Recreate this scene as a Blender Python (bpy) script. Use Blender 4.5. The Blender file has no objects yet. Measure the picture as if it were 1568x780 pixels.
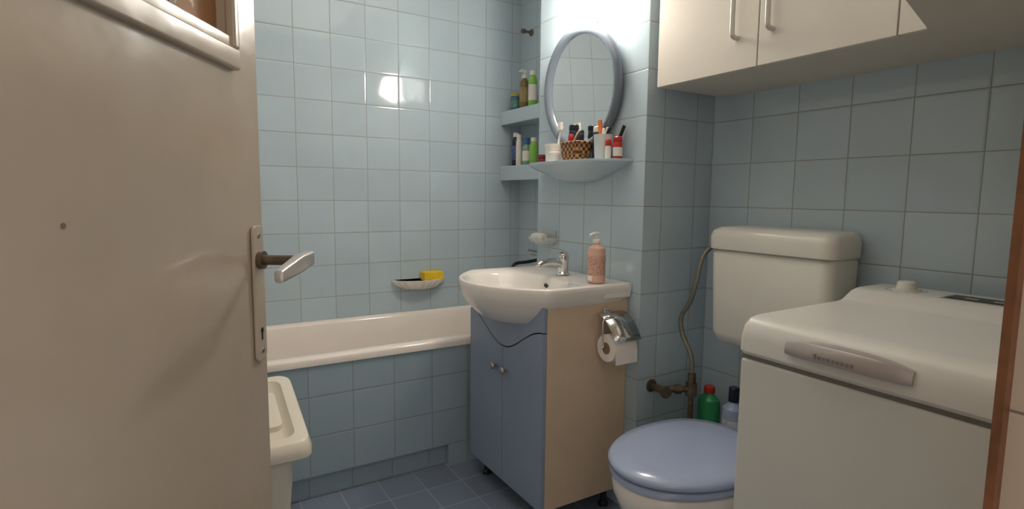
import bpy, bmesh, math, random
from mathutils import Vector, Matrix
random.seed(4)
S = bpy.context.scene
S.view_settings.view_transform = 'Standard'
S.view_settings.look = 'None'
S.view_settings.exposure = 0.0

# ---------------------------------------------------------------- materials
def lin(h):
    if isinstance(h, str):
        h = h.lstrip('#'); c = [int(h[i:i+2], 16)/255 for i in (0, 2, 4)]
    else: c = h
    return tuple((x/12.92 if x <= 0.04045 else ((x+0.055)/1.055)**2.4) for x in c) + (1,)

def newmat(name):
    m = bpy.data.materials.new(name); m.use_nodes = True
    nt = m.node_tree
    return m, nt, nt.nodes['Principled BSDF']

def mat(name, col, rough=0.4, metal=0.0, var=0.06, nscale=8.0, bump=0.0, bscale=60.0, coat=0.0, spec=0.5, trans=0.0, ior=1.45, bdist=0.002, col2=None, cut=0.48):
    m, nt, b = newmat(name)
    c = lin(col)
    tc = nt.nodes.new('ShaderNodeNewGeometry')
    n = nt.nodes.new('ShaderNodeTexNoise'); n.inputs['Scale'].default_value = nscale; n.inputs['Detail'].default_value = 4
    nt.links.new(tc.outputs['Position'], n.inputs['Vector'])
    r = nt.nodes.new('ShaderNodeValToRGB')
    r.color_ramp.elements[0].position = 0.3; r.color_ramp.elements[1].position = 0.7
    r.color_ramp.elements[0].color = tuple(x*(1-var) for x in c[:3])+(1,)
    r.color_ramp.elements[1].color = tuple(min(1, x*(1+var)) for x in c[:3])+(1,)
    if col2:
        r.color_ramp.elements[0].position = cut; r.color_ramp.elements[1].position = cut+0.05
        r.color_ramp.elements[0].color = c; r.color_ramp.elements[1].color = lin(col2)
    nt.links.new(n.outputs['Fac'], r.inputs['Fac'])
    nt.links.new(r.outputs['Color'], b.inputs['Base Color'])
    b.inputs['Roughness'].default_value = rough
    b.inputs['Metallic'].default_value = metal
    b.inputs['Coat Weight'].default_value = coat
    b.inputs['Coat Roughness'].default_value = 0.06
    b.inputs['Specular IOR Level'].default_value = spec
    b.inputs['Transmission Weight'].default_value = trans
    b.inputs['IOR'].default_value = ior
    if bump:
        n2 = nt.nodes.new('ShaderNodeTexNoise'); n2.inputs['Scale'].default_value = bscale; n2.inputs['Detail'].default_value = 3
        nt.links.new(tc.outputs['Position'], n2.inputs['Vector'])
        bp = nt.nodes.new('ShaderNodeBump'); bp.inputs['Strength'].default_value = bump; bp.inputs['Distance'].default_value = bdist
        nt.links.new(n2.outputs['Fac'], bp.inputs['Height']); nt.links.new(bp.outputs['Normal'], b.inputs['Normal'])
        if coat: nt.links.new(bp.outputs['Normal'], b.inputs['Coat Normal'])
    return m

def tile(name, col, grout, tw=0.17, th=0.16, ph=(0.159, 0.096, 0.046), rough=0.08, mort=0.0018, var=0.035, pillow=0.45):
    """ceramic wall / floor tile, mapped on world position by the face normal"""
    m, nt, b = newmat(name); N = nt.nodes; L = nt.links
    g = N.new('ShaderNodeNewGeometry')
    sp = N.new('ShaderNodeSeparateXYZ'); L.new(g.outputs['Position'], sp.inputs[0])
    sn = N.new('ShaderNodeSeparateXYZ'); L.new(g.outputs['True Normal'], sn.inputs[0])
    def M(op, a, bb=None):
        n = N.new('ShaderNodeMath'); n.operation = op
        for i, v in enumerate((a, bb)):
            if v is None: continue
            if isinstance(v, (int, float)): n.inputs[i].default_value = v
            else: L.new(v, n.inputs[i])
        return n.outputs[0]
    x = M('SUBTRACT', sp.outputs[0], ph[0]); y = M('SUBTRACT', sp.outputs[1], ph[1]); z = M('SUBTRACT', sp.outputs[2], ph[2])
    fx = M('GREATER_THAN', M('ABSOLUTE', sn.outputs[0]), 0.6)
    fz = M('GREATER_THAN', M('ABSOLUTE', sn.outputs[2]), 0.6)
    u = M('ADD', M('MULTIPLY', x, M('SUBTRACT', 1, fx)), M('MULTIPLY', y, fx))
    v = M('ADD', M('MULTIPLY', z, M('SUBTRACT', 1, fz)), M('MULTIPLY', y, fz))
    cb = N.new('ShaderNodeCombineXYZ')
    L.new(M('ADD', u, 20*tw), cb.inputs[0]); L.new(M('ADD', v, 20*th), cb.inputs[1])
    br = N.new('ShaderNodeTexBrick'); br.offset = 0; br.squash = 1
    br.inputs['Scale'].default_value = 1; br.inputs['Brick Width'].default_value = tw; br.inputs['Row Height'].default_value = th
    br.inputs['Mortar Size'].default_value = mort; br.inputs['Mortar Smooth'].default_value = 0.5; br.inputs['Bias'].default_value = 0
    c = lin(col)
    br.inputs['Color1'].default_value = tuple(q*(1-var) for q in c[:3])+(1,)
    br.inputs['Color2'].default_value = tuple(min(1, q*(1+var)) for q in c[:3])+(1,)
    br.inputs['Mortar'].default_value = lin(grout)
    L.new(cb.outputs[0], br.inputs['Vector'])
    nz = N.new('ShaderNodeTexNoise'); nz.inputs['Scale'].default_value = 5; nz.inputs['Detail'].default_value = 5
    L.new(g.outputs['Position'], nz.inputs['Vector'])
    mx = N.new('ShaderNodeMix'); mx.data_type = 'RGBA'; mx.blend_type = 'MULTIPLY'; mx.inputs[0].default_value = 0.14
    L.new(br.outputs['Color'], mx.inputs[6]); L.new(nz.outputs['Fac'], mx.inputs[7])
    L.new(mx.outputs[2], b.inputs['Base Color'])
    L.new(M('ADD', M('MULTIPLY', br.outputs['Fac'], 0.5), rough), b.inputs['Roughness'])
    n2 = N.new('ShaderNodeTexNoise'); n2.inputs['Scale'].default_value = 9; n2.inputs['Detail'].default_value = 1
    L.new(g.outputs['Position'], n2.inputs['Vector'])
    br2 = N.new('ShaderNodeTexBrick'); br2.offset = 0; br2.squash = 1
    for k in ('Scale', 'Brick Width', 'Row Height'): br2.inputs[k].default_value = br.inputs[k].default_value
    br2.inputs['Mortar Size'].default_value = 0.007; br2.inputs['Mortar Smooth'].default_value = 1.0
    L.new(cb.outputs[0], br2.inputs['Vector'])
    hgt = M('SUBTRACT', M('SUBTRACT', M('MULTIPLY', n2.outputs['Fac'], 0.9), M('MULTIPLY', br.outputs['Fac'], 0.6)), M('MULTIPLY', br2.outputs['Fac'], pillow))
    bp = N.new('ShaderNodeBump'); bp.inputs['Strength'].default_value = 0.6; bp.inputs['Distance'].default_value = 0.0018
    L.new(hgt, bp.inputs['Height']); L.new(bp.outputs['Normal'], b.inputs['Normal'])
    return m

M_TILE = tile('tile_blue', '#bed1dc', '#a3a29b')
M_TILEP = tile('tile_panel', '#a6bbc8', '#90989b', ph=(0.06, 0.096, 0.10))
M_TILELEFT = tile('tile_offwhite', '#ece9e3', '#b5b1a9')
M_TILEW = tile('tile_beige', '#c9b7a4', '#8a7d70', rough=0.3)
M_FLOOR = tile('floor_tile', '#8491a6', '#a6abb3', tw=0.155, th=0.155, ph=(0.05, 0.0, 0.0), rough=0.25, mort=0.0025, var=0.10)
M_CEIL = mat('ceiling_paint', '#ece8e0', 0.8)
M_DOOR = mat('door_paint', '#beb09f', 0.24, var=0.07, nscale=3, bump=0.6, bscale=6, coat=0.35, bdist=0.005)
M_DOORWOOD = mat('worn_wood', '#7a4f33', 0.5, var=0.3, nscale=30)
M_PEEL = mat('peeling_paint', '#a07550', 0.6, nscale=26, col2='#d8cbb9', cut=0.56)
M_DGLASS = mat('door_glass', '#565049', 0.08, var=0.5, nscale=9)
M_WHITE = mat('white_ceramic', '#efeae4', 0.12, var=0.015, coat=0.5)
M_ENAMEL = mat('tub_enamel', '#f1e9e2', 0.15, var=0.02, coat=0.4)
M_TANK = mat('cistern_plastic', '#e3e2d9', 0.25, var=0.02)
M_WASH = mat('washer_enamel', '#dcddd6', 0.3, var=0.015)
M_WASHTOP = mat('washer_plastic', '#e0e0db', 0.28, var=0.015)
M_HANDLEP = mat('washer_handle', '#bdb5b2', 0.3, var=0.04, metal=0.4)
M_LETTER = mat('raised_lettering', '#8f8886', 0.4)
M_DARK = mat('dark_plastic', '#25282c', 0.35)
M_BLACK = mat('black', '#111111', 0.4)
M_NICK = mat('nick', '#7d6f62', 0.5)
M_BLUEDOOR = mat('vanity_blue', '#8f9cb1', 0.42, var=0.03)
M_BEECH = mat('vanity_side', '#d6c0a6', 0.5, var=0.04, nscale=10)
M_SEAT = mat('seat_blue', '#a5b3d2', 0.2, var=0.02, coat=0.3)
M_CHROME = mat('chrome', '#d8d8d8', 0.12, metal=1.0, var=0.03)
M_STEEL = mat('brushed_steel', '#b9b4ac', 0.3, metal=1.0)
M_ALU = mat('handle_alu', '#c9c6c2', 0.28, metal=0.5)
M_BRASS = mat('old_brass', '#75695a', 0.45, metal=0.7, var=0.3, nscale=40)
M_HOSE = mat('hose', '#8d8a7f', 0.4, metal=0.6, var=0.3, nscale=300, bump=0.6, bscale=400)
M_MIRROR = mat('mirror_glass', '#f4f4f2', 0.01, metal=1.0, var=0.0)
M_FRAME = mat('mirror_frame', '#6b7682', 0.22, var=0.03, coat=0.5)
M_SHELF = mat('shelf_blue', '#bdcfd9', 0.15, var=0.02, coat=0.5)
M_CABW = mat('wall_cabinet_white', '#dfdad0', 0.45, var=0.015)
M_CABB = mat('wall_cabinet_bottom', '#d2cdc2', 0.5, var=0.02)
M_BIN = mat('bin_plastic', '#e6dfd0', 0.3, var=0.02)
M_PINK = mat('lotion_pink', '#dcb3a2', 0.3, var=0.03)
M_LABEL = mat('label', '#a87468', 0.5, nscale=330, col2='#dcb3a2', cut=0.45)
M_PAPER = mat('paper', '#efe9e2', 0.9, bump=0.3, bscale=200)
M_YEL = mat('sponge_yellow', '#ecc733', 0.9, bump=1.0, bscale=250, var=0.15)
M_CLEAR = mat('clear_plastic', '#e6eeee', 0.12, trans=0.35, var=0.02)
def C(n, c, r=0.3, **k): return mat(n, c, r, **k)

# ---------------------------------------------------------------- geometry helpers
def group(name, M=None):
    e = bpy.data.objects.new(name, None); S.collection.objects.link(e)
    e.empty_display_size = 0.05
    if M is not None: e.matrix_world = M
    return e

def fin(name, bm, m, parent=None, smooth=False, bevel=0, seg=3):
    bmesh.ops.recalc_face_normals(bm, faces=bm.faces)
    me = bpy.data.meshes.new(name); bm.to_mesh(me); bm.free()
    o = bpy.data.objects.new(name, me); S.collection.objects.link(o)
    me.materials.append(m)
    if parent is not None: o.parent = parent
    if smooth:
        for p in me.polygons: p.use_smooth = True
    if bevel:
        b = o.modifiers.new('b', 'BEVEL'); b.width = bevel; b.segments = seg; b.limit_method = 'ANGLE'; b.angle_limit = math.radians(40)
        for p in me.polygons: p.use_smooth = True
        w = o.modifiers.new('w', 'WEIGHTED_NORMAL'); w.keep_sharp = False
    return o

def box(name, x0, x1, y0, y1, z0, z1, m, parent=None, bevel=0, seg=3):
    bm = bmesh.new()
    vs = [bm.verts.new((x, y, z)) for x in (x0, x1) for y in (y0, y1) for z in (z0, z1)]
    for f in ((0,1,3,2),(4,6,7,5),(0,4,5,1),(2,3,7,6),(0,2,6,4),(1,5,7,3)): bm.faces.new([vs[i] for i in f])
    return fin(name, bm, m, parent, bevel=bevel, seg=seg)

def loft(name, loops, m, parent=None, cap0=True, cap1=True, smooth=True, sharp=40):
    bm = bmesh.new()
    L = [[bm.verts.new(p) for p in lp] for lp in loops]
    n = len(L[0])
    for a, b in zip(L, L[1:]):
        for i in range(n):
            j = (i+1) % n
            bm.faces.new((a[i], a[j], b[j], b[i]))
    if cap0: bm.faces.new(L[0])
    if cap1: bm.faces.new(L[-1])
    o = fin(name, bm, m, parent, smooth=smooth)
    if smooth:
        md = o.modifiers.new('es', 'EDGE_SPLIT'); md.split_angle = math.radians(sharp)
    return o

def rrect(cx, cy, hx, hy, r, z, n=8):
    pts = []
    r = min(r, hx, hy)
    for k, (sx, sy) in enumerate(((1,1),(-1,1),(-1,-1),(1,-1))):
        for i in range(n+1):
            t = math.pi/2*(k + i/n)
            pts.append((cx+sx*(hx-r)+r*math.cos(t), cy+sy*(hy-r)+r*math.sin(t), z))
    return pts

def egg(cx, cy, af, ab, b, z, ef=2.0, eb=2.6, n=64):
    pts = []
    for i in range(n):
        t = 2*math.pi*i/n; c, s = math.cos(t), math.sin(t)
        e = ef if c < 0 else eb; a = af if c < 0 else ab
        pts.append((cx + a*math.copysign(abs(c)**(2/e), c), cy + b*math.copysign(abs(s)**(2/e), s), z))
    return pts

def basis(d):
    d = Vector(d).normalized()
    a = Vector((0, 0, 1)) if abs(d.z) < 0.9 else Vector((1, 0, 0))
    u = d.cross(a).normalized(); v = d.cross(u).normalized()
    return d, u, v

def lathe(name, prof, c, m, parent=None, axis=(0, 0, 1), n=32, sx=1.0, sy=1.0, sharp=35):
    c = Vector(c); d = Vector(axis).normalized()
    if abs(d.z) > 0.999: u, v = Vector((1,0,0)), Vector((0,1,0))
    else: d, u, v = basis(axis)
    loops = []
    for r, h in prof:
        r = max(r, 0.0003)
        loops.append([tuple(c + d*h + u*(r*sx*math.cos(2*math.pi*i/n)) + v*(r*sy*math.sin(2*math.pi*i/n))) for i in range(n)])
    return loft(name, loops, m, parent, sharp=sharp)

def cyl(name, p0, p1, r, m, parent=None, r1=None, n=24):
    p0 = Vector(p0); p1 = Vector(p1); h = (p1-p0).length
    r1 = r if r1 is None else r1
    return lathe(name, [(r, 0), (r1, h)], p0, m, parent, axis=p1-p0, n=n)

def tube(name, pts, r, m, parent=None, res=8, n=12, radii=None, flat=1.0):
    P = [Vector(p) for p in pts]
    out = []; rr = []
    R = radii or [r]*len(P)
    for i in range(len(P)-1):
        a = P[max(i-1, 0)]; b = P[i]; c = P[i+1]; d = P[min(i+2, len(P)-1)]
        for k in range(res):
            t = k/res
            out.append(0.5*((2*b)+(c-a)*t+(2*a-5*b+4*c-d)*t*t+(-a+3*b-3*c+d)*t**3)); rr.append(R[i]*(1-t)+R[i+1]*t)
    out.append(P[-1]); rr.append(R[-1])
    loops = []; u = None
    for i, p in enumerate(out):
        d = (out[min(i+1, len(out)-1)] - out[max(i-1, 0)]).normalized()
        if u is None: _, u, v = basis(d)
        u = (u - d*u.dot(d)).normalized(); v = d.cross(u)
        loops.append([tuple(p + u*(rr[i]*math.cos(2*math.pi*k/n)) + v*(rr[i]*flat*math.sin(2*math.pi*k/n))) for k in range(n)])
    return loft(name, loops, m, parent, sharp=60)

def prism(name, pts, off, m, parent=None, bevel=0):
    bm = bmesh.new(); off = Vector(off)
    a = [bm.verts.new(p) for p in pts]; b = [bm.verts.new(Vector(p)+off) for p in pts]
    n = len(a)
    bm.faces.new(a); bm.faces.new(list(reversed(b)))
    for i in range(n): bm.faces.new((a[i], b[i], b[(i+1)%n], a[(i+1)%n]))
    return fin(name, bm, m, parent, bevel=bevel, seg=2)

# ---------------------------------------------------------------- room shell
XR, YB, ZC = 1.78, 2.81, 2.5
XN = 1.75                               # niche end wall
SX, SY0, SY1 = 1.43, 1.456, 2.136       # service shaft
box('floor', -0.45, 1.88, -1.8, 2.91, -0.1, 0, M_FLOOR)
box('ceiling', -0.45, 1.88, 0.0, 2.91, ZC, ZC+0.1, M_CEIL)
box('wall_back', -0.45, 1.88, YB, YB+0.1, 0, ZC, M_TILE)
box('wall_right', XR, XR+0.1, 0.19, SY0, 0, ZC, M_TILE)
box('wall_right_niche', XN, XR+0.1, SY1, YB, 0, ZC, M_TILE)
box('wall_shaft', SX, XR+0.1, SY0, SY1, 0, ZC, M_TILE)
box('wall_left', -0.45, -0.35, 0.25, YB, 0, ZC, M_TILELEFT)
box('wall_front_left', -0.45, -0.33, 0.0, 0.40, 0, ZC, M_TILEW)
box('wall_front_right', 0.655, 1.88, 0.0, 0.185, 0, ZC, M_TILEW)
box('wall_front_lintel', -0.33, 0.655, 0.05, 0.19, 2.08, ZC, M_TILEW)
df = group('trim_1')
box('jamb_edge', 0.640, 0.70, 0.185, 0.1925, 0, 2.08, M_DOORWOOD, df)

# ---------------------------------------------------------------- door (hinged on the left, opened inwards)
ang = math.atan2(0.855, 0.518)
Fh = Vector((0.518, 0.855, 0)); Rt = Vector((0.855, -0.518, 0))
hinge = Fh*0.2 - Rt*0.455
door = group('door_1', Matrix.Translation(hinge) @ Matrix.Rotation(ang, 4, 'Z'))
W = 0.805
bm = bmesh.new()
op = [(0.09, 1.43), (0.712, 1.43), (0.712, 1.96), (0.09, 1.96)]
ou = [(0, 0.01), (W, 0.01), (W, 2.05), (0, 2.05)]
vo = [[bm.verts.new((x, y, z)) for x, z in ou] for y in (0, 0.04)]
vi = [[bm.verts.new((x, y, z)) for x, z in op] for y in (0, 0.04)]
for i in range(4):
    j = (i+1) % 4
    for k in (0, 1): bm.faces.new((vo[k][i], vo[k][j], vi[k][j], vi[k][i]))
    bm.faces.new((vo[0][i], vo[0][j], vo[1][j], vo[1][i])); bm.faces.new((vi[0][i], vi[0][j], vi[1][j], vi[1][i]))
fin('leaf', bm, M_DOOR, door)
box('glass', 0.09, 0.712, 0.026, 0.032, 1.43, 1.96, M_DGLASS, door)
box('glazing_board', 0.575, 0.712, 0.018, 0.026, 1.43, 1.96, M_PEEL, door)
box('mold_bottom', 0.075, 0.727, -0.012, 0.004, 1.397, 1.430, M_DOOR, door, 0.004, 2)
box('mold_bottom_inner', 0.085, 0.717, -0.006, 0.02, 1.426, 1.448, M_DOOR, door, 0.003, 2)
box('mold_free', 0.709, 0.727, -0.012, 0.004, 1.43, 1.98, M_DOOR, door, 0.004, 2)
box('mold_hinge', 0.075, 0.095, -0.012, 0.004, 1.43, 1.98, M_DOOR, door, 0.004, 2)
box('glass_bar', 0.568, 0.585, 0.006, 0.026, 1.43, 1.96, M_DOORWOOD, door, 0.003)
pl = 0.775
prism('lock_plate', [(pl+p[0], -0.001, p[1]) for p in rrect(0, 1.0215, 0.019, 0.1215, 0.012, 0)], (0, -0.006, 0), M_DOOR, door, 0.002)
cyl('handle_rose', (pl, -0.006, 1.082), (pl, -0.016, 1.082), 0.016, M_BRASS, door)
tube('handle_neck', [(pl, -0.012, 1.082), (pl, -0.05, 1.082), (pl, -0.085, 1.082)], 0.009, M_BRASS, door)
hl_ = []
for x, w, h, dz in ((pl+0.024, 0.006, 0.007, 0.008), (pl+0.018, 0.010, 0.013, 0.006), (pl-0.03, 0.010, 0.015, 0.002), (pl-0.09, 0.008, 0.012, -0.006), (pl-0.112, 0.007, 0.010, -0.009), (pl-0.114, 0.004, 0.006, -0.009)):
    hl_.append([(x, -0.088+p[0], 1.078+dz+p[1]) for p in rrect(0, 0, w, h, 0.005, 0, 4)])
loft('handle_grip', hl_, M_ALU, door, sharp=35)
cyl('keyhole', (pl, -0.0072, 0.955), (pl, -0.0078, 0.955), 0.005, M_BLACK, door)
box('keyslot', pl-0.002, pl+0.002, -0.0078, -0.0072, 0.938, 0.955, M_BLACK, door)
for z in (1.125, 0.918): cyl('plate_screw', (pl, -0.006, z), (pl, -0.009, z), 0.004, M_STEEL, door)
cyl('door_nick', (0.36, -0.0002, 1.165), (0.36, -0.0008, 1.165), 0.003, M_NICK, door)

# ---------------------------------------------------------------- bathtub
tub = group('bathtub')
tx1 = XN-0.002
cx, cy, hx, hy = tx1/2, 2.4775, tx1/2, 0.3305
lps = []
for ins, z, r in ((0.0, 0.545, 0.01), (0.0, 0.566, 0.012), (0.004, 0.574, 0.015), (0.012, 0.578, 0.02), (0.045, 0.580, 0.10), (0.055, 0.576, 0.11), (0.063, 0.563, 0.12),
                  (0.075, 0.48, 0.13), (0.095, 0.30, 0.14), (0.115, 0.21, 0.15), (0.15, 0.175, 0.15), (0.20, 0.165, 0.12)):
    lps.append(rrect(cx, cy, hx-ins*1.3, hy-ins, r, z))
loft('tub_shell', lps, M_ENAMEL, tub, cap0=False, sharp=60)
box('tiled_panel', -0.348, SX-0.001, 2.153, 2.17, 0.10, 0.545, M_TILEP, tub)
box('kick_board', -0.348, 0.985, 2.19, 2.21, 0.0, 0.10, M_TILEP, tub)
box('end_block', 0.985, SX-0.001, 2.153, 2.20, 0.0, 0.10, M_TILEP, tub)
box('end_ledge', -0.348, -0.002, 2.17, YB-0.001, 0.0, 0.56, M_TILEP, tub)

# ---------------------------------------------------------------- niche shelves with toiletries
for nm, z0, z1 in (('tiled_shelf', 1.60, 1.675), ('tiled_shelf', 1.286, 1.368)):
    box(nm, 1.615, XN, SY1+0.001, YB-0.001, z0, z1, M_SHELF, None, 0.004)

def bottle(name, x, y, z, r, h, m, cap=None, neck=0.4, caph=0.02, pump=False, lab=None, sx=1.0, sy=1.0, pdir=(-1, 0, 0), parent=None, sh=0.78):
    g = group(name) if parent is None else parent
    lathe('body', [(r*0.9, 0), (r, 0.004), (r, h*sh), (r*0.93, h*(sh+0.1)), (r*neck*1.1, h*0.97), (r*neck, h)], (x, y, z), m, g, sx=sx, sy=sy)
    cm = cap or m
    if lab: lathe('label', [(r*1.006, h*0.2), (r*1.008, h*0.21), (r*1.008, h*0.68), (r*1.006, h*0.69)], (x, y, z), lab, g, sx=sx, sy=sy)
    lathe('cap', [(r*neck*1.1, 0), (r*neck*1.15, 0.002), (r*neck*1.1, caph), (r*neck*0.9, caph+0.003)], (x, y, z+h), cm, g)
    if pump:
        t = z+h+caph
        cyl('pump_stem', (x, y, t), (x, y, t+0.018), 0.004, cm, g)
        d = Vector(pdir)
        tube('pump_nozzle', [Vector((x, y, t+0.02))-d*0.008, Vector((x, y, t+0.023))+d*0.012, Vector((x, y, t+0.017))+d*0.034], 0.006, cm, g, radii=[0.008, 0.007, 0.004])
    return g

oliv = C('olive', '#7a6c42'); wht = C('white_pl', '#ece8e0'); grn = C('green', '#8cc257'); blu = C('blue_pl', '#3f6c9c'); nav = C('navy', '#20283a')
red = C('red_pl', '#b5322c'); dred = C('dark_red', '#6b1f24'); gold = C('gold', '#b79a4c'); sgr = C('sage', '#8aa890'); orng = C('orange', '#d8702e'); teal = C('teal', '#2f8f5a')
zt = 1.6755
bottle('cream_jar', 1.655, 2.715, zt, 0.028, 0.075, blu, gold, 0.9, 0.016, lab=C('jar_label', '#5d8f7a', nscale=60, var=0.4))
bottle('shampoo_pump_bottle', 1.655, 2.62, zt, 0.027, 0.16, oliv, wht, 0.45, 0.016, True, lab=C('olive_label', '#93855c', nscale=90, var=0.3))
bottle('bath_foam_bottle', 1.66, 2.545, zt, 0.024, 0.165, grn, wht, 0.6, 0.02, lab=wht)
bottle('lotion_bottle', 1.68, 2.47, zt, 0.025, 0.15, wht, grn, 0.6, 0.02)
zt = 1.3685
bottle('hair_tonic_bottle', 1.70, 2.765, zt, 0.024, 0.10, nav, nav, 0.8, 0.012)
bottle('shampoo_bottle', 1.655, 2.70, zt, 0.024, 0.16, nav, wht, 0.6, 0.02, lab=C('shampoo_label', '#4b5f86', nscale=70, var=0.5))
bottle('conditioner_bottle', 1.64, 2.645, zt, 0.017, 0.145, wht, wht, 0.7, 0.02)
bottle('shower_gel_bottle', 1.655, 2.59, zt, 0.024, 0.11, sgr, blu, 0.6, 0.035, lab=wht)
bottle('mouthwash_bottle', 1.66, 2.525, zt, 0.024, 0.12, grn, wht, 0.6, 0.02)

hk = group('wall_hook')
lathe('rose', [(0.018, 0), (0.018, 0.006), (0.008, 0.012), (0.006, 0.04), (0.012, 0.045), (0.012, 0.065), (0.006, 0.07)], (XN, 2.70, 2.11), M_BRASS, hk, axis=(-1, 0, 0))

fx = group('bath_faucet')
FX = XN
cyl('inlet_a', (FX, 2.40, 0.86), (FX-0.07, 2.40, 0.86), 0.014, M_CHROME, fx)
cyl('inlet_b', (FX, 2.54, 0.86), (FX-0.07, 2.54, 0.86), 0.014, M_CHROME, fx)
cyl('body', (FX-0.07, 2.38, 0.86), (FX-0.07, 2.56, 0.86), 0.022, M_CHROME, fx)
tube('spout', [(FX-0.07, 2.47, 0.86), (FX-0.15, 2.47, 0.85), (FX-0.23, 2.47, 0.845), (FX-0.25, 2.47, 0.825)], 0.009, M_DARK, fx)
tube('lever', [(FX-0.07, 2.47, 0.88), (FX-0.09, 2.47, 0.90), (FX-0.16, 2.47, 0.915)], 0.007, M_CHROME, fx)

# ---------------------------------------------------------------- soap dishes
def shell_dish(name, c, w, d, h, out, along, m, parent=None):
    g = parent or group(name); c = Vector(c); out = Vector(out); al = Vector(along); up = Vector((0, 0, 1))
    def lp(s, zz, dd=1.0, n=80):
        pts = []
        for i in range(n):
            t = math.pi*i/(n-1)
            rb = 1 + 0.025*math.cos(t*22)
            pts.append(tuple(c + al*(w*s*math.cos(t)*rb) + out*(d*s*dd*math.sin(t)*rb) + up*zz))
        return pts
    loft('shell', [lp(0.25, -h), lp(0.6, -h*0.85), lp(0.88, -h*0.4), lp(1.0, 0), lp(1.0, 0.004), lp(0.93, 0.004), lp(0.80, -h*0.35), lp(0.5, -h*0.6)], m, g, sharp=50)
    return g
shell_dish('tub_soap_dish', (1.11, YB, 0.745), 0.15, 0.10, 0.055, (0, -1, 0), (1, 0, 0), M_WHITE)
box('sponge', 1.115, 1.225, YB-0.075, YB-0.012, 0.742, 0.79, M_YEL, None, 0.006)

# ---------------------------------------------------------------- mirror wall: lamp, mirror, shelf
lamp = group('wall_lamp')
m, nt, b = newmat('lamp_glass')
b.inputs['Base Color'].default_value = (1, 1, 1, 1)
b.inputs['Emission Color'].default_value = lin('#fff3e4'); b.inputs['Emission Strength'].default_value = 72
LY, LZ = 1.742, 1.940
lathe('lamp_base', [(0.070, 0), (0.072, 0.004), (0.070, 0.030), (0.060, 0.032), (0.03, 0.03)], (SX, LY, LZ), M_WHITE, lamp, axis=(-1, 0, 0))
lathe('lamp_globe', [(0.05, 0.033), (0.080, 0.040), (0.092, 0.065), (0.092, 0.085), (0.084, 0.112), (0.065, 0.138), (0.035, 0.152), (0.0, 0.158)], (SX, LY, LZ), m, lamp, axis=(-1, 0, 0), sharp=80)

mir = group('oval_wall_mirror')
mc = Vector((SX, 1.805, 1.628)); ma, mb = 0.238, 0.245
def ell(x, k, n=72):
    return [(x-0.022*(0.5+0.5*math.sin(2*math.pi*i/n)), mc.y + (ma+k)*math.cos(2*math.pi*i/n), mc.z + (mb+k)*math.sin(2*math.pi*i/n)) for i in range(n)]
loft('frame', [ell(SX-0.002, -0.01), ell(SX-0.004, 0), ell(SX-0.016, 0.005), ell(SX-0.028, -0.003), ell(SX-0.033, -0.014), ell(SX-0.028, -0.028), ell(SX-0.018, -0.037), ell(SX-0.012, -0.039)], M_FRAME, mir, cap0=True, cap1=False, sharp=80)
loft('mirror_glass', [ell(SX-0.006, -0.034), ell(SX-0.014, -0.036)], M_MIRROR, mir)
box('mirror_bracket', SX-0.018, SX, mc.y-0.03, mc.y+0.03, 1.77, 1.79, M_WHITE, mir)

sh = group('vanity_shelf')
def shl(s, t, z, n=48):
    h = 0.285
    pts = [(SX-0.0005, 1.805+h*s, z)]
    for i in range(n+1):
        q = 1-2*i/n
        e = (1-abs(q)**6)**0.55*(0.80+0.20*(1-q*q))
        pts.append((SX-0.012-0.145*t*e, 1.805+h*s*q, z))
    pts.append((SX-0.0005, 1.805-h*s, z))
    return pts
loft('tray', [shl(0.22, 0.30, 1.258), shl(0.42, 0.55, 1.272), shl(0.72, 0.80, 1.300), shl(0.93, 0.95, 1.320), shl(1.0, 1.0, 1.330), shl(1.0, 1.0, 1.338), shl(0.985, 0.96, 1.339), shl(0.97, 0.94, 1.334)], M_SHELF, sh, sharp=50)
ZS = 1.334
bottle('lip_balm_jar', 1.365, 2.00, ZS, 0.027, 0.03, dred, dred, 0.95, 0.01)
lathe('toothbrush_cup', [(0.038, 0), (0.040, 0.003), (0.043, 0.068), (0.046, 0.073), (0.046, 0.08), (0.02, 0.082)], (1.368, 1.918, ZS), wht)
tb = group('toothbrush')
tube('handle', [(1.37, 1.90, ZS+0.083), (1.372, 1.89, ZS+0.13), (1.375, 1.88, ZS+0.15)], 0.005, wht, tb)
box('bristles', 1.360, 1.372, 1.873, 1.892, ZS+0.138, ZS+0.168, wht, tb)
tb = group('toothbrush')
tube('handle', [(1.38, 1.92, ZS+0.083), (1.382, 1.915, ZS+0.12), (1.385, 1.90, ZS+0.15)], 0.005, blu, tb)
box('bristles', 1.370, 1.384, 1.890, 1.907, ZS+0.138, ZS+0.165, wht, tb)
lathe('cosmetic_jar', [(0.024, 0), (0.025, 0.002), (0.025, 0.03), (0.026, 0.031), (0.026, 0.042), (0.02, 0.044)], (1.322, 1.86, ZS), wht)
m, nt, b = newmat('wicker'); N = nt.nodes
g_ = N.new('ShaderNodeTexCoord'); ck = N.new('ShaderNodeTexChecker'); ck.inputs['Scale'].default_value = 80
nt.links.new(g_.outputs['Object'], ck.inputs['Vector'])
ck.inputs['Color1'].default_value = lin('#b5854f'); ck.inputs['Color2'].default_value = lin('#4c2c18')
nt.links.new(ck.outputs['Color'], b.inputs['Base Color']); b.inputs['Roughness'].default_value = 0.5
bp = N.new('ShaderNodeBump'); bp.inputs['Strength'].default_value = 0.6; bp.inputs['Distance'].default_value = 0.003
nt.links.new(ck.outputs['Fac'], bp.inputs['Height']); nt.links.new(bp.outputs['Normal'], b.inputs['Normal'])
bk = group('wicker_basket')
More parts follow.
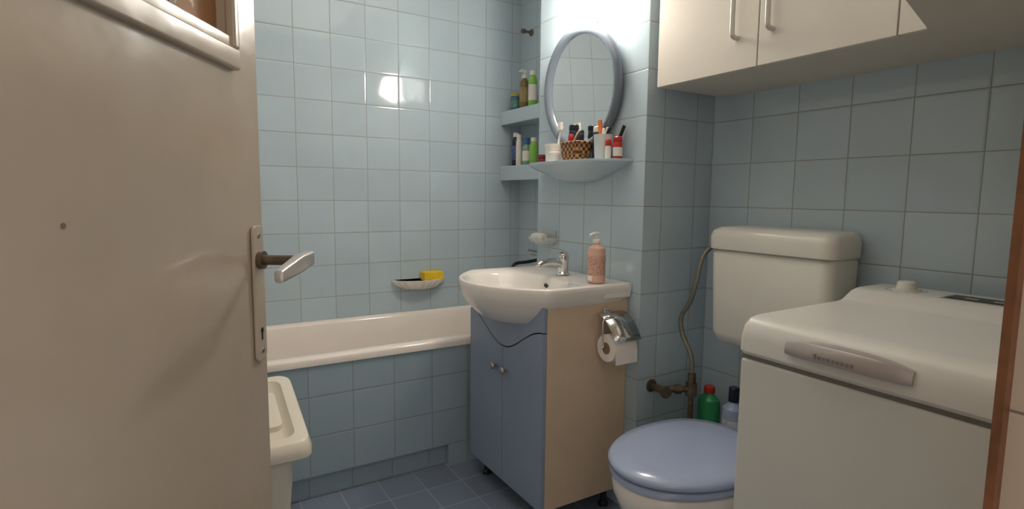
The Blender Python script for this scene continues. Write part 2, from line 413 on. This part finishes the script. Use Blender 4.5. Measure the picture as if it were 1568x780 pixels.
loft('weave', [rrect(1.350, 1.755, a, c, 0.02, ZS+z) for a, c, z in ((0.034, 0.050, 0), (0.038, 0.056, 0.03), (0.040, 0.060, 0.072), (0.036, 0.056, 0.072), (0.034, 0.050, 0.02))], m, bk)
tube('rim', [(p[0], p[1], p[2]) for p in rrect(1.350, 1.755, 0.039, 0.059, 0.02, ZS+0.073, 3)] + [(1.389, 1.794, ZS+0.073)], 0.005, m, bk, res=3, n=8)
cream = C('cream', '#d9c8b0')
for i, (x, y, r, h, c) in enumerate(((1.366, 1.790, 0.022, 0.125, nav), (1.340, 1.775, 0.012, 0.085, red), (1.365, 1.742, 0.013, 0.10, cream), (1.347, 1.72, 0.013, 0.085, nav))):
    bottle('makeup_tube', x, y, ZS+0.022, r, h-0.02, c, nav if i % 2 == 0 else None, 0.8, 0.018, parent=bk)
tube('tweezers', [(1.33, 1.77, ZS+0.03), (1.335, 1.74, ZS+0.09), (1.34, 1.72, ZS+0.12)], 0.004, cream, bk)
bottle('perfume_bottle', 1.395, 1.672, ZS, 0.024, 0.11, nav, wht, 0.8, 0.02)
gl = group('glass_tumbler')
lathe('glass', [(0.028, 0), (0.030, 0.002), (0.035, 0.095), (0.033, 0.095), (0.028, 0.006), (0.0, 0.005)], (1.37, 1.618, ZS), M_CLEAR, gl)
for k, (dy, c) in enumerate(((0.012, orng), (-0.012, wht), (0.0, wht), (-0.02, nav))):
    tube('brush_stick', [(1.37+0.004*k-0.008, 1.62-dy*0.4, ZS+0.008), (1.372, 1.62+dy, ZS+0.09), (1.374, 1.62+dy*1.9, ZS+0.12+0.03*(k == 0))], 0.005 if k else 0.008, c, gl)
cb = group('hair_comb')
tube('comb', [(1.405, 1.60, ZS+0.0), (1.408, 1.575, ZS+0.07), (1.412, 1.55, ZS+0.125)], 0.008, M_BLACK, cb, flat=0.5)
bottle('nail_polish_bottle', 1.385, 1.553, ZS, 0.018, 0.065, red, red, 0.8, 0.016, lab=wht)
bottle('ointment_tube', 1.355, 1.570, ZS, 0.011, 0.05, wht, red, 0.9, 0.02)

sd = shell_dish('soap_dish', (SX, 2.04, 1.015), 0.078, 0.10, 0.035, (-1, 0, 0), (0, 1, 0), M_CLEAR)
box('dish_plate', SX-0.006, SX, 1.985, 2.095, 1.0, 1.05, M_CLEAR, sd, 0.002)
loft('soap_bar', [rrect(1.378, 2.045, 0.024*s, 0.042*s, 0.015, 1.000+z) for s, z in ((0.7, 0), (0.95, 0.008), (1, 0.02), (0.92, 0.03), (0.6, 0.036))], wht, sd)

# ---------------------------------------------------------------- vanity
V = group('vanity_cabinet')
vx, vy0, vy1, vz = 1.065, 1.52, 2.065, 0.087
box('side_right', vx, SX-0.002, vy0, vy0+0.018, vz, 0.825, M_BEECH, V)
box('side_left', vx, SX-0.002, vy1-0.018, vy1, vz, 0.825, M_BEECH, V)
box('bottom', vx, SX-0.002, vy0+0.018, vy1-0.018, vz, vz+0.018, M_BEECH, V)
box('back', SX-0.01, SX-0.002, vy0+0.018, vy1-0.018, vz, 0.73, M_BEECH, V)
def wave(y):
    q = (y-(vy0+vy1)/2)/((vy1-vy0)/2)
    return 0.628 + 0.105*(1-math.cos(math.pi*min(1, abs(q))))/2
ymid = (vy0+vy1)/2
def doorpts(a, c, x):
    n = 20
    top = [(x, a+(c-a)*i/n, wave(a+(c-a)*i/n)-0.003) for i in range(n+1)]
    return [(x, a, vz)] + top + [(x, c, vz)]
prism('door_right', doorpts(vy0+0.001, ymid-0.0015, vx), (-0.018, 0, 0), M_BLUEDOOR, V, 0.002)
prism('door_left', doorpts(ymid+0.0015, vy1-0.001, vx), (-0.018, 0, 0), M_BLUEDOOR, V, 0.002)
n = 30
prism('apron', [(vx, vy0+0.001+(vy1-vy0-0.002)*i/n, wave(vy0+(vy1-vy0)*i/n)+0.001) for i in range(n+1)] + [(vx, vy1-0.001, 0.822), (vx, vy0+0.001, 0.822)], (-0.017, 0, 0), M_BLUEDOOR, V, 0.002)
for y in (ymid-0.035, ymid+0.04):
    lathe('knob', [(0.006, 0), (0.005, 0.01), (0.012, 0.016), (0.014, 0.022), (0.009, 0.028), (0.0, 0.029)], (vx-0.018, y, 0.54), M_STEEL, V, axis=(-1, 0, 0))
for x, y in ((vx+0.04, vy0+0.05), (vx+0.04, vy1-0.05), (SX-0.05, vy0+0.05), (SX-0.05, vy1-0.05)):
    lathe('foot', [(0.02, 0), (0.02, 0.01), (0.012, 0.02), (0.012, vz)], (x, y, 0), M_DARK, V)

B = group('washbasin')
by0, by1, bxf, bxc = 1.50, 2.09, 0.895, 1.06
def outline():
    P = []
    for i in range(13): P.append((1.427+(bxc-1.427)*i/13, by0))
    for i in range(41):
        y = by0+(by1-by0)*i/40; q = abs(y-1.795)/0.295
        P.append((bxf+(bxc-bxf)*q**2.1, y))
    for i in range(1, 14): P.append((bxc+(1.427-bxc)*i/13, by1))
    for i in range(1, 20): P.append((1.427, by1+(by0-by1)*i/20))
    return P
O = outline(); bc = (1.12, 1.795)
def sc(s, z, ctr=bc): return [(min(1.427, ctr[0]+(x-ctr[0])*s), ctr[1]+(y-ctr[1])*s, z) for x, y in O]
def bowl(ax, ay, z, c=(1.10, 1.795), ex=2.3):
    out = []
    for x, y in O:
        t = math.atan2((y-c[1])/ay, (x-c[0])/ax); cc, ss = math.cos(t), math.sin(t)
        out.append((c[0]+ax*math.copysign(abs(cc)**(2/ex), cc), c[1]+ay*math.copysign(abs(ss)**(2/ex), ss), z))
    return out
loft('basin', [sc(0.3, 0.722), sc(0.52, 0.732), sc(0.70, 0.752), sc(0.85, 0.790), sc(0.955, 0.825), sc(0.99, 0.846), sc(1.0, 0.868), sc(0.998, 0.880), sc(0.985, 0.886), sc(0.96, 0.886),
               bowl(0.165, 0.235, 0.881), bowl(0.150, 0.222, 0.868), bowl(0.138, 0.205, 0.84), bowl(0.115, 0.17, 0.79), bowl(0.08, 0.11, 0.76), bowl(0.03, 0.03, 0.752)], M_WHITE, B, sharp=75)
box('back_slab', 1.30, 1.428, by0+0.002, by1-0.002, 0.83, 0.882, M_WHITE, B, 0.008)
cyl('overflow', (1.240, 1.78, 0.849), (1.234, 1.78, 0.846), 0.010, M_DARK, B)
cyl('drain', (1.10, 1.795, 0.752), (1.10, 1.795, 0.756), 0.022, M_CHROME, B)

F = group('basin_faucet')
fc = (1.325, 1.79)
lathe('body', [(0.027, 0), (0.027, 0.006), (0.022, 0.012), (0.021, 0.05), (0.024, 0.055), (0.024, 0.075), (0.018, 0.085), (0.0, 0.088)], (fc[0], fc[1], 0.886), M_CHROME, F)
tube('spout', [(fc[0], fc[1], 0.925), (fc[0]-0.05, fc[1], 0.94), (fc[0]-0.105, fc[1], 0.935), (fc[0]-0.12, fc[1], 0.922)], 0.014, M_CHROME, F, radii=[0.018, 0.015, 0.013, 0.012])
tube('lever', [(fc[0]+0.01, fc[1], 0.972), (fc[0]-0.02, fc[1], 0.985), (fc[0]-0.08, fc[1], 0.995)], 0.009, M_CHROME, F, radii=[0.016, 0.013, 0.008], flat=0.5)

g = bottle('soap_dispenser', 1.31, 1.565, 0.886, 0.037, 0.145, M_PINK, wht, 0.36, 0.012, True, M_LABEL, sx=0.8, sy=1.0)
box('barcode', 1.31-0.0315, 1.31-0.0295, 1.55, 1.575, 0.895, 0.912, M_PAPER, g)

T = group('toilet_paper_holder')
ty = vy0
box('mount', 1.305, 1.335, ty-0.012, ty, 0.755, 0.80, M_CHROME, T, 0.004)
tube('wire', [(1.32, ty-0.012, 0.78), (1.32, ty-0.05, 0.775), (1.262, ty-0.06, 0.77), (1.262, ty-0.062, 0.68), (1.262, ty-0.062, 0.672), (1.40, ty-0.062, 0.672)], 0.003, M_CHROME, T)
cv = []
for i in range(9):
    t = i/8
    cv.append((ty-0.012-0.105*t**0.8, 0.785-0.085*t**1.8))
bm = bmesh.new()
a = [bm.verts.new((1.268, y, z)) for y, z in cv]; c = [bm.verts.new((1.39, y, z)) for y, z in cv]
for i in range(8): bm.faces.new((a[i], a[i+1], c[i+1], c[i]))
o = fin('cover', bm, M_CHROME, T, smooth=True); md = o.modifiers.new('s', 'SOLIDIFY'); md.thickness = 0.0015
lathe('paper_roll', [(0.020, 0), (0.048, 0), (0.049, 0.002), (0.049, 0.1), (0.048, 0.102), (0.020, 0.102), (0.020, 0.0)], (1.275, ty-0.062, 0.668), M_PAPER, T, axis=(1, 0, 0))
cyl('core', (1.274, ty-0.062, 0.668), (1.2745, ty-0.062, 0.668), 0.021, C('cardboard', '#8a7460', 0.9), T)
box('hanging_sheet', 1.277, 1.376, ty-0.1125, ty-0.111, 0.618, 0.668, M_PAPER, T)

# ---------------------------------------------------------------- toilet
tl = group('toilet'); tcy = 1.073; tcx = 1.283
loft('bowl', [egg(1.37, tcy, 0.16, 0.14, 0.105, 0.0), egg(1.37, tcy, 0.15, 0.14, 0.098, 0.04), egg(1.37, tcy, 0.15, 0.14, 0.098, 0.14), egg(1.33, tcy, 0.19, 0.17, 0.125, 0.22), egg(1.29, tcy, 0.245, 0.21, 0.165, 0.30),
              egg(tcx, tcy, 0.262, 0.225, 0.182, 0.36), egg(tcx, tcy, 0.264, 0.225, 0.185, 0.398), egg(tcx, tcy, 0.258, 0.22, 0.180, 0.405)], M_WHITE, tl, sharp=60)
loft('seat_ring', [egg(tcx, tcy, 0.258, 0.225, 0.184, 0.406), egg(tcx, tcy, 0.270, 0.232, 0.193, 0.412), egg(tcx, tcy, 0.270, 0.232, 0.193, 0.424), egg(tcx, tcy, 0.264, 0.225, 0.188, 0.430)], M_SEAT, tl, sharp=60)
loft('lid', [egg(tcx, tcy, 0.262, 0.230, 0.188, 0.434), egg(tcx, tcy, 0.275, 0.238, 0.198, 0.439), egg(tcx, tcy, 0.276, 0.238, 0.198, 0.450), egg(tcx, tcy, 0.266, 0.23, 0.190, 0.459), egg(tcx, tcy, 0.22, 0.19, 0.155, 0.465), egg(tcx, tcy, 0.11, 0.09, 0.08, 0.467)], M_SEAT, tl, sharp=70)
box('rear_shelf', 1.46, 1.56, tcy-0.09, tcy+0.09, 0.2, 0.40, M_WHITE, tl, 0.015)
for s in (-0.07, 0.07): cyl('hinge', (1.52, tcy+s-0.015, 0.43), (1.52, tcy+s+0.015, 0.43), 0.012, M_SEAT, tl)
tube('flush_pipe', [(1.69, tcy, 0.69), (1.69, tcy, 0.45), (1.68, tcy, 0.33), (1.55, tcy, 0.31)], 0.02, wht, tl)

tk = group('toilet_cistern'); ky = 1.091
kx = lambda h: XR-0.001-h
loft('tank', [rrect(kx(0.070), ky, 0.070, 0.180, 0.03, 0.692), rrect(kx(0.078), ky, 0.078, 0.200, 0.035, 0.70), rrect(kx(0.083), ky, 0.083, 0.208, 0.035, 0.73), rrect(kx(0.088), ky, 0.088, 0.214, 0.035, 1.01), rrect(kx(0.084), ky, 0.084, 0.210, 0.035, 1.02)], M_TANK, tk, sharp=50)
loft('tank_lid', [rrect(kx(0.088), ky, 0.088, 0.216, 0.035, 1.022), rrect(kx(0.092), ky, 0.092, 0.221, 0.04, 1.026), rrect(kx(0.093), ky, 0.093, 0.222, 0.04, 1.068), rrect(kx(0.089), ky, 0.089, 0.217, 0.04, 1.088), rrect(kx(0.078), ky, 0.078, 0.203, 0.04, 1.100), rrect(kx(0.055), ky, 0.055, 0.17, 0.04, 1.103)], M_TANK, tk, sharp=50)

hs = group('water_supply_hose')
tube('hose', [(1.70, 1.312, 1.020), (1.66, 1.333, 1.025), (1.62, 1.345, 0.985), (1.60, 1.352, 0.894), (1.60, 1.375, 0.82), (1.60, 1.414, 0.755), (1.60, 1.403, 0.69), (1.60, 1.36, 0.62), (1.60, 1.352, 0.556)], 0.0085, M_HOSE, hs)
vl = group('stop_valve')
cyl('nut', (1.60, 1.352, 0.515), (1.60, 1.352, 0.555), 0.015, M_BRASS, vl, n=6)
tube('elbow', [(1.50, SY0-0.001, 0.495), (1.50, 1.41, 0.495), (1.52, 1.395, 0.495), (1.60, 1.352, 0.495)], 0.012, M_BRASS, vl)
cyl('body', (1.60, 1.352, 0.470), (1.60, 1.352, 0.52), 0.020, M_BRASS, vl, n=8)
cyl('gland', (1.50, 1.42, 0.495), (1.485, 1.38, 0.50), 0.014, M_BRASS, vl)
cyl('wheel', (1.482, 1.37, 0.50), (1.478, 1.36, 0.50), 0.022, M_BRASS, vl, n=10)
cyl('hex', (1.545, 1.382, 0.495), (1.565, 1.371, 0.495), 0.018, M_BRASS, vl, n=6)
cyl('down_pipe', (1.60, 1.352, 0.0), (1.60, 1.352, 0.48), 0.010, M_BRASS, vl)
lathe('wall_rose', [(0.025, 0), (0.025, 0.003), (0.014, 0.008)], (1.50, SY0, 0.495), M_BRASS, vl, axis=(0, -1, 0))

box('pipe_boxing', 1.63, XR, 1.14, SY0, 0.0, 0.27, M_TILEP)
bottle('toilet_cleaner_bottle', 1.68, 1.335, 0.27, 0.044, 0.205, teal, red, 0.42, 0.022, sx=0.8)
bottle('cleaning_spray_bottle', 1.69, 1.235, 0.27, 0.040, 0.20, C('paleblue', '#a3b8d6'), nav, 0.42, 0.05, lab=C('spray_label', '#cfd6e4', nscale=40, var=0.3))

# ---------------------------------------------------------------- washing machine
wm = group('washing_machine')
wx0, wx1, wy0, wy1 = 1.105, 1.72, 0.27, 0.797
box('body', wx0, wx1, wy0, wy1, 0.02, 0.834, M_WASH, wm, 0.008)
for x in (wx0+0.05, wx1-0.05):
    for y in (wy0+0.05, wy1-0.05): cyl('foot', (x, y, 0), (x, y, 0.025), 0.02, M_DARK, wm)
prof = [(wx0-0.004, 0.841), (wx0-0.008, 0.853), (wx0-0.006, 0.885), (wx0+0.004, 0.912), (wx0+0.022, 0.927), (wx0+0.05, 0.932), (wx0+0.39, 0.934), (wx0+0.41, 0.937), (wx0+0.455, 0.958), (wx0+0.48, 0.963), (wx1-0.01, 0.963), (wx1, 0.955), (wx1, 0.841)]
prism('top_panel', [(x, wy0-0.001, z) for x, z in prof], (0, wy1-wy0+0.002, 0), M_WASHTOP, wm, 0.013)
box('seam_gasket', wx0+0.004, wx1-0.004, wy0+0.004, wy1-0.004, 0.830, 0.845, C('gasket', '#77756f'), wm)
loops = []
for i in range(25):
    q = -1+2*i/24; d = 0.016*(1-abs(q)**3)
    y = 0.563+0.120*q
    hh = 0.019*(1-0.25*abs(q)**4)
    zc = 0.884+0.006*(1-q*q)
    x = wx0-0.004
    loops.append([(x+0.004, y, zc-hh), (x-0.006-d, y, zc-hh*0.8), (x-0.008-d, y, zc-hh*0.5), (x-0.007-d, y, zc+hh*0.5), (x-0.002-d*0.85, y, zc+hh), (x+0.012, y, zc+hh*1.15)])
loft('lid_handle', loops, M_HANDLEP, wm, sharp=35)
for i in range(9):
    yy = 0.612-0.009*i
    box('lettering', wx0-0.0290, wx0-0.0255, yy-0.005, yy, 0.882, 0.889+(0.003 if i == 0 else 0), M_LETTER, wm)
lathe('program_knob', [(0.032, 0), (0.032, 0.003), (0.024, 0.004), (0.021, 0.022), (0.016, 0.025), (0, 0.025)], (wx0+0.530, 0.694, 0.963), M_WASHTOP, wm)
for i in range(14):
    t = 2*math.pi*i/14
    cyl('dial_mark', (wx0+0.530+0.044*math.cos(t), 0.694+0.044*math.sin(t), 0.963), (wx0+0.530+0.044*math.cos(t), 0.694+0.044*math.sin(t), 0.9635), 0.003, M_STEEL, wm, n=8)
box('display', wx0+0.480, wx0+0.560, 0.33, 0.60, 0.963, 0.9645, M_STEEL, wm)
box('display_window', wx0+0.487, wx0+0.552, 0.335, 0.592, 0.9645, 0.9655, M_DARK, wm)
for i in range(4): box('display_segment', wx0+0.505, wx0+0.525, 0.37+0.055*i, 0.395+0.055*i, 0.9655, 0.9658, M_HANDLEP, wm)

# ---------------------------------------------------------------- wall cabinets
wc = group('wall_cabinet')
zb = 1.575; cl = 1.412
box('carcass', SX+0.018, XR-0.001, 0.61, cl, zb, 2.25, M_CABB, wc)
for a, c in ((1.032, cl), (0.672, 1.028), (0.612, 0.668)):
    box('door', SX-0.001, SX+0.017, a, c, zb-0.001, 2.25, M_CABW, wc, 0.0015)
hg = C('handle_grey', '#c9c6c0', 0.3)
for y in (1.098, 0.985):
    tube('handle', [(SX, y, 1.665), (SX-0.022, y, 1.668), (SX-0.027, y, 1.69), (SX-0.027, y, 1.80), (SX-0.022, y, 1.822), (SX, y, 1.825)], 0.007, hg, wc)
wd = group('corner_wall_cabinet')
prism('carcass', [(XR-0.001, 0.608, zb-0.002), (SX-0.003, 0.608, zb-0.002), (1.10, 0.525, zb-0.002), (0.90, 0.40, zb-0.002), (0.90, 0.187, zb-0.002), (XR-0.001, 0.187, zb-0.002)], (0, 0, 0.68), M_CABB, wd)

# ---------------------------------------------------------------- waste bin
bn = group('waste_bin')
bcx, bcy = 0.150, 1.79
def slz(y, o=0.0): return 0.49+(y-1.60)*0.26+o
loft('body', [rrect(bcx, bcy, 0.085, 0.11, 0.03, 0.0), rrect(bcx, bcy, 0.115, 0.15, 0.03, 0.44)], M_BIN, bn)
def bl(hx, hy, r, o, flat=None):
    return [(x, y, flat if flat is not None else slz(y, o)) for x, y, _ in rrect(bcx, bcy, hx, hy, r, 0)]
loft('lid', [bl(0.15, 0.18, 0.03, 0, 0.44), bl(0.158, 0.188, 0.035, 0, 0.445), bl(0.160, 0.190, 0.04, -0.03), bl(0.152, 0.182, 0.04, -0.004), bl(0.142, 0.172, 0.04, 0.0), bl(0.118, 0.150, 0.03, 0.0), bl(0.112, 0.144, 0.03, -0.02), bl(0.10, 0.13, 0.03, -0.03)], M_BIN, bn, sharp=45)
loft('swing_flap', [[(x, y, slz(y, o)) for x, y, _ in rrect(bcx, bcy+0.02, hx, hy, 0.02, 0)] for hx, hy, o in ((0.095, 0.09, -0.032), (0.095, 0.09, -0.014), (0.088, 0.083, -0.010))], M_BIN, bn)

# ---------------------------------------------------------------- added ceiling fill panel, hallway lamp, world
cp = group('ceiling_fill_panel')  # unseen glowing panel, added to lift the soft fill in the room
m, nt, b = newmat('fill_panel_glow')
b.inputs['Emission Color'].default_value = lin('#fff4e6'); b.inputs['Emission Strength'].default_value = 1.6
box('fill_surface', 0.1, 1.1, 0.8, 2.0, ZC-0.02, ZC, m, cp)
hl = group('hall_ceiling_lamp')
m, nt, b = newmat('hall_lamp_glass')
b.inputs['Emission Color'].default_value = lin('#ffe6cb'); b.inputs['Emission Strength'].default_value = 22
lathe('shade', [(0.13, 0), (0.15, -0.03), (0.12, -0.07), (0.0, -0.09)], (-0.1, -0.9, 2.45), m, hl)

w = bpy.data.worlds.new('world'); S.world = w; w.use_nodes = True
w.node_tree.nodes['Background'].inputs[0].default_value = (0.97, 0.91, 0.83, 1)
w.node_tree.nodes['Background'].inputs[1].default_value = 0.7

# ---------------------------------------------------------------- camera
yaw = math.radians(31.2); p = math.radians(6.06); roll = math.radians(0.6)
f = Vector((math.sin(yaw)*math.cos(p), math.cos(yaw)*math.cos(p), -math.sin(p)))
r = Vector((math.cos(yaw), -math.sin(yaw), 0)); u = r.cross(f)
r2 = r*math.cos(roll)+u*math.sin(roll); u2 = u*math.cos(roll)-r*math.sin(roll)
Mx = Matrix((r2, u2, -f)).transposed().to_4x4(); Mx.translation = (0, 0, 1.2)
cam_d = bpy.data.cameras.new('camera'); cam = bpy.data.objects.new('camera', cam_d); S.collection.objects.link(cam)
cam.matrix_world = Mx; cam_d.sensor_width = 36; cam_d.lens = 36*848/1568; cam_d.clip_start = 0.02
S.camera = cam
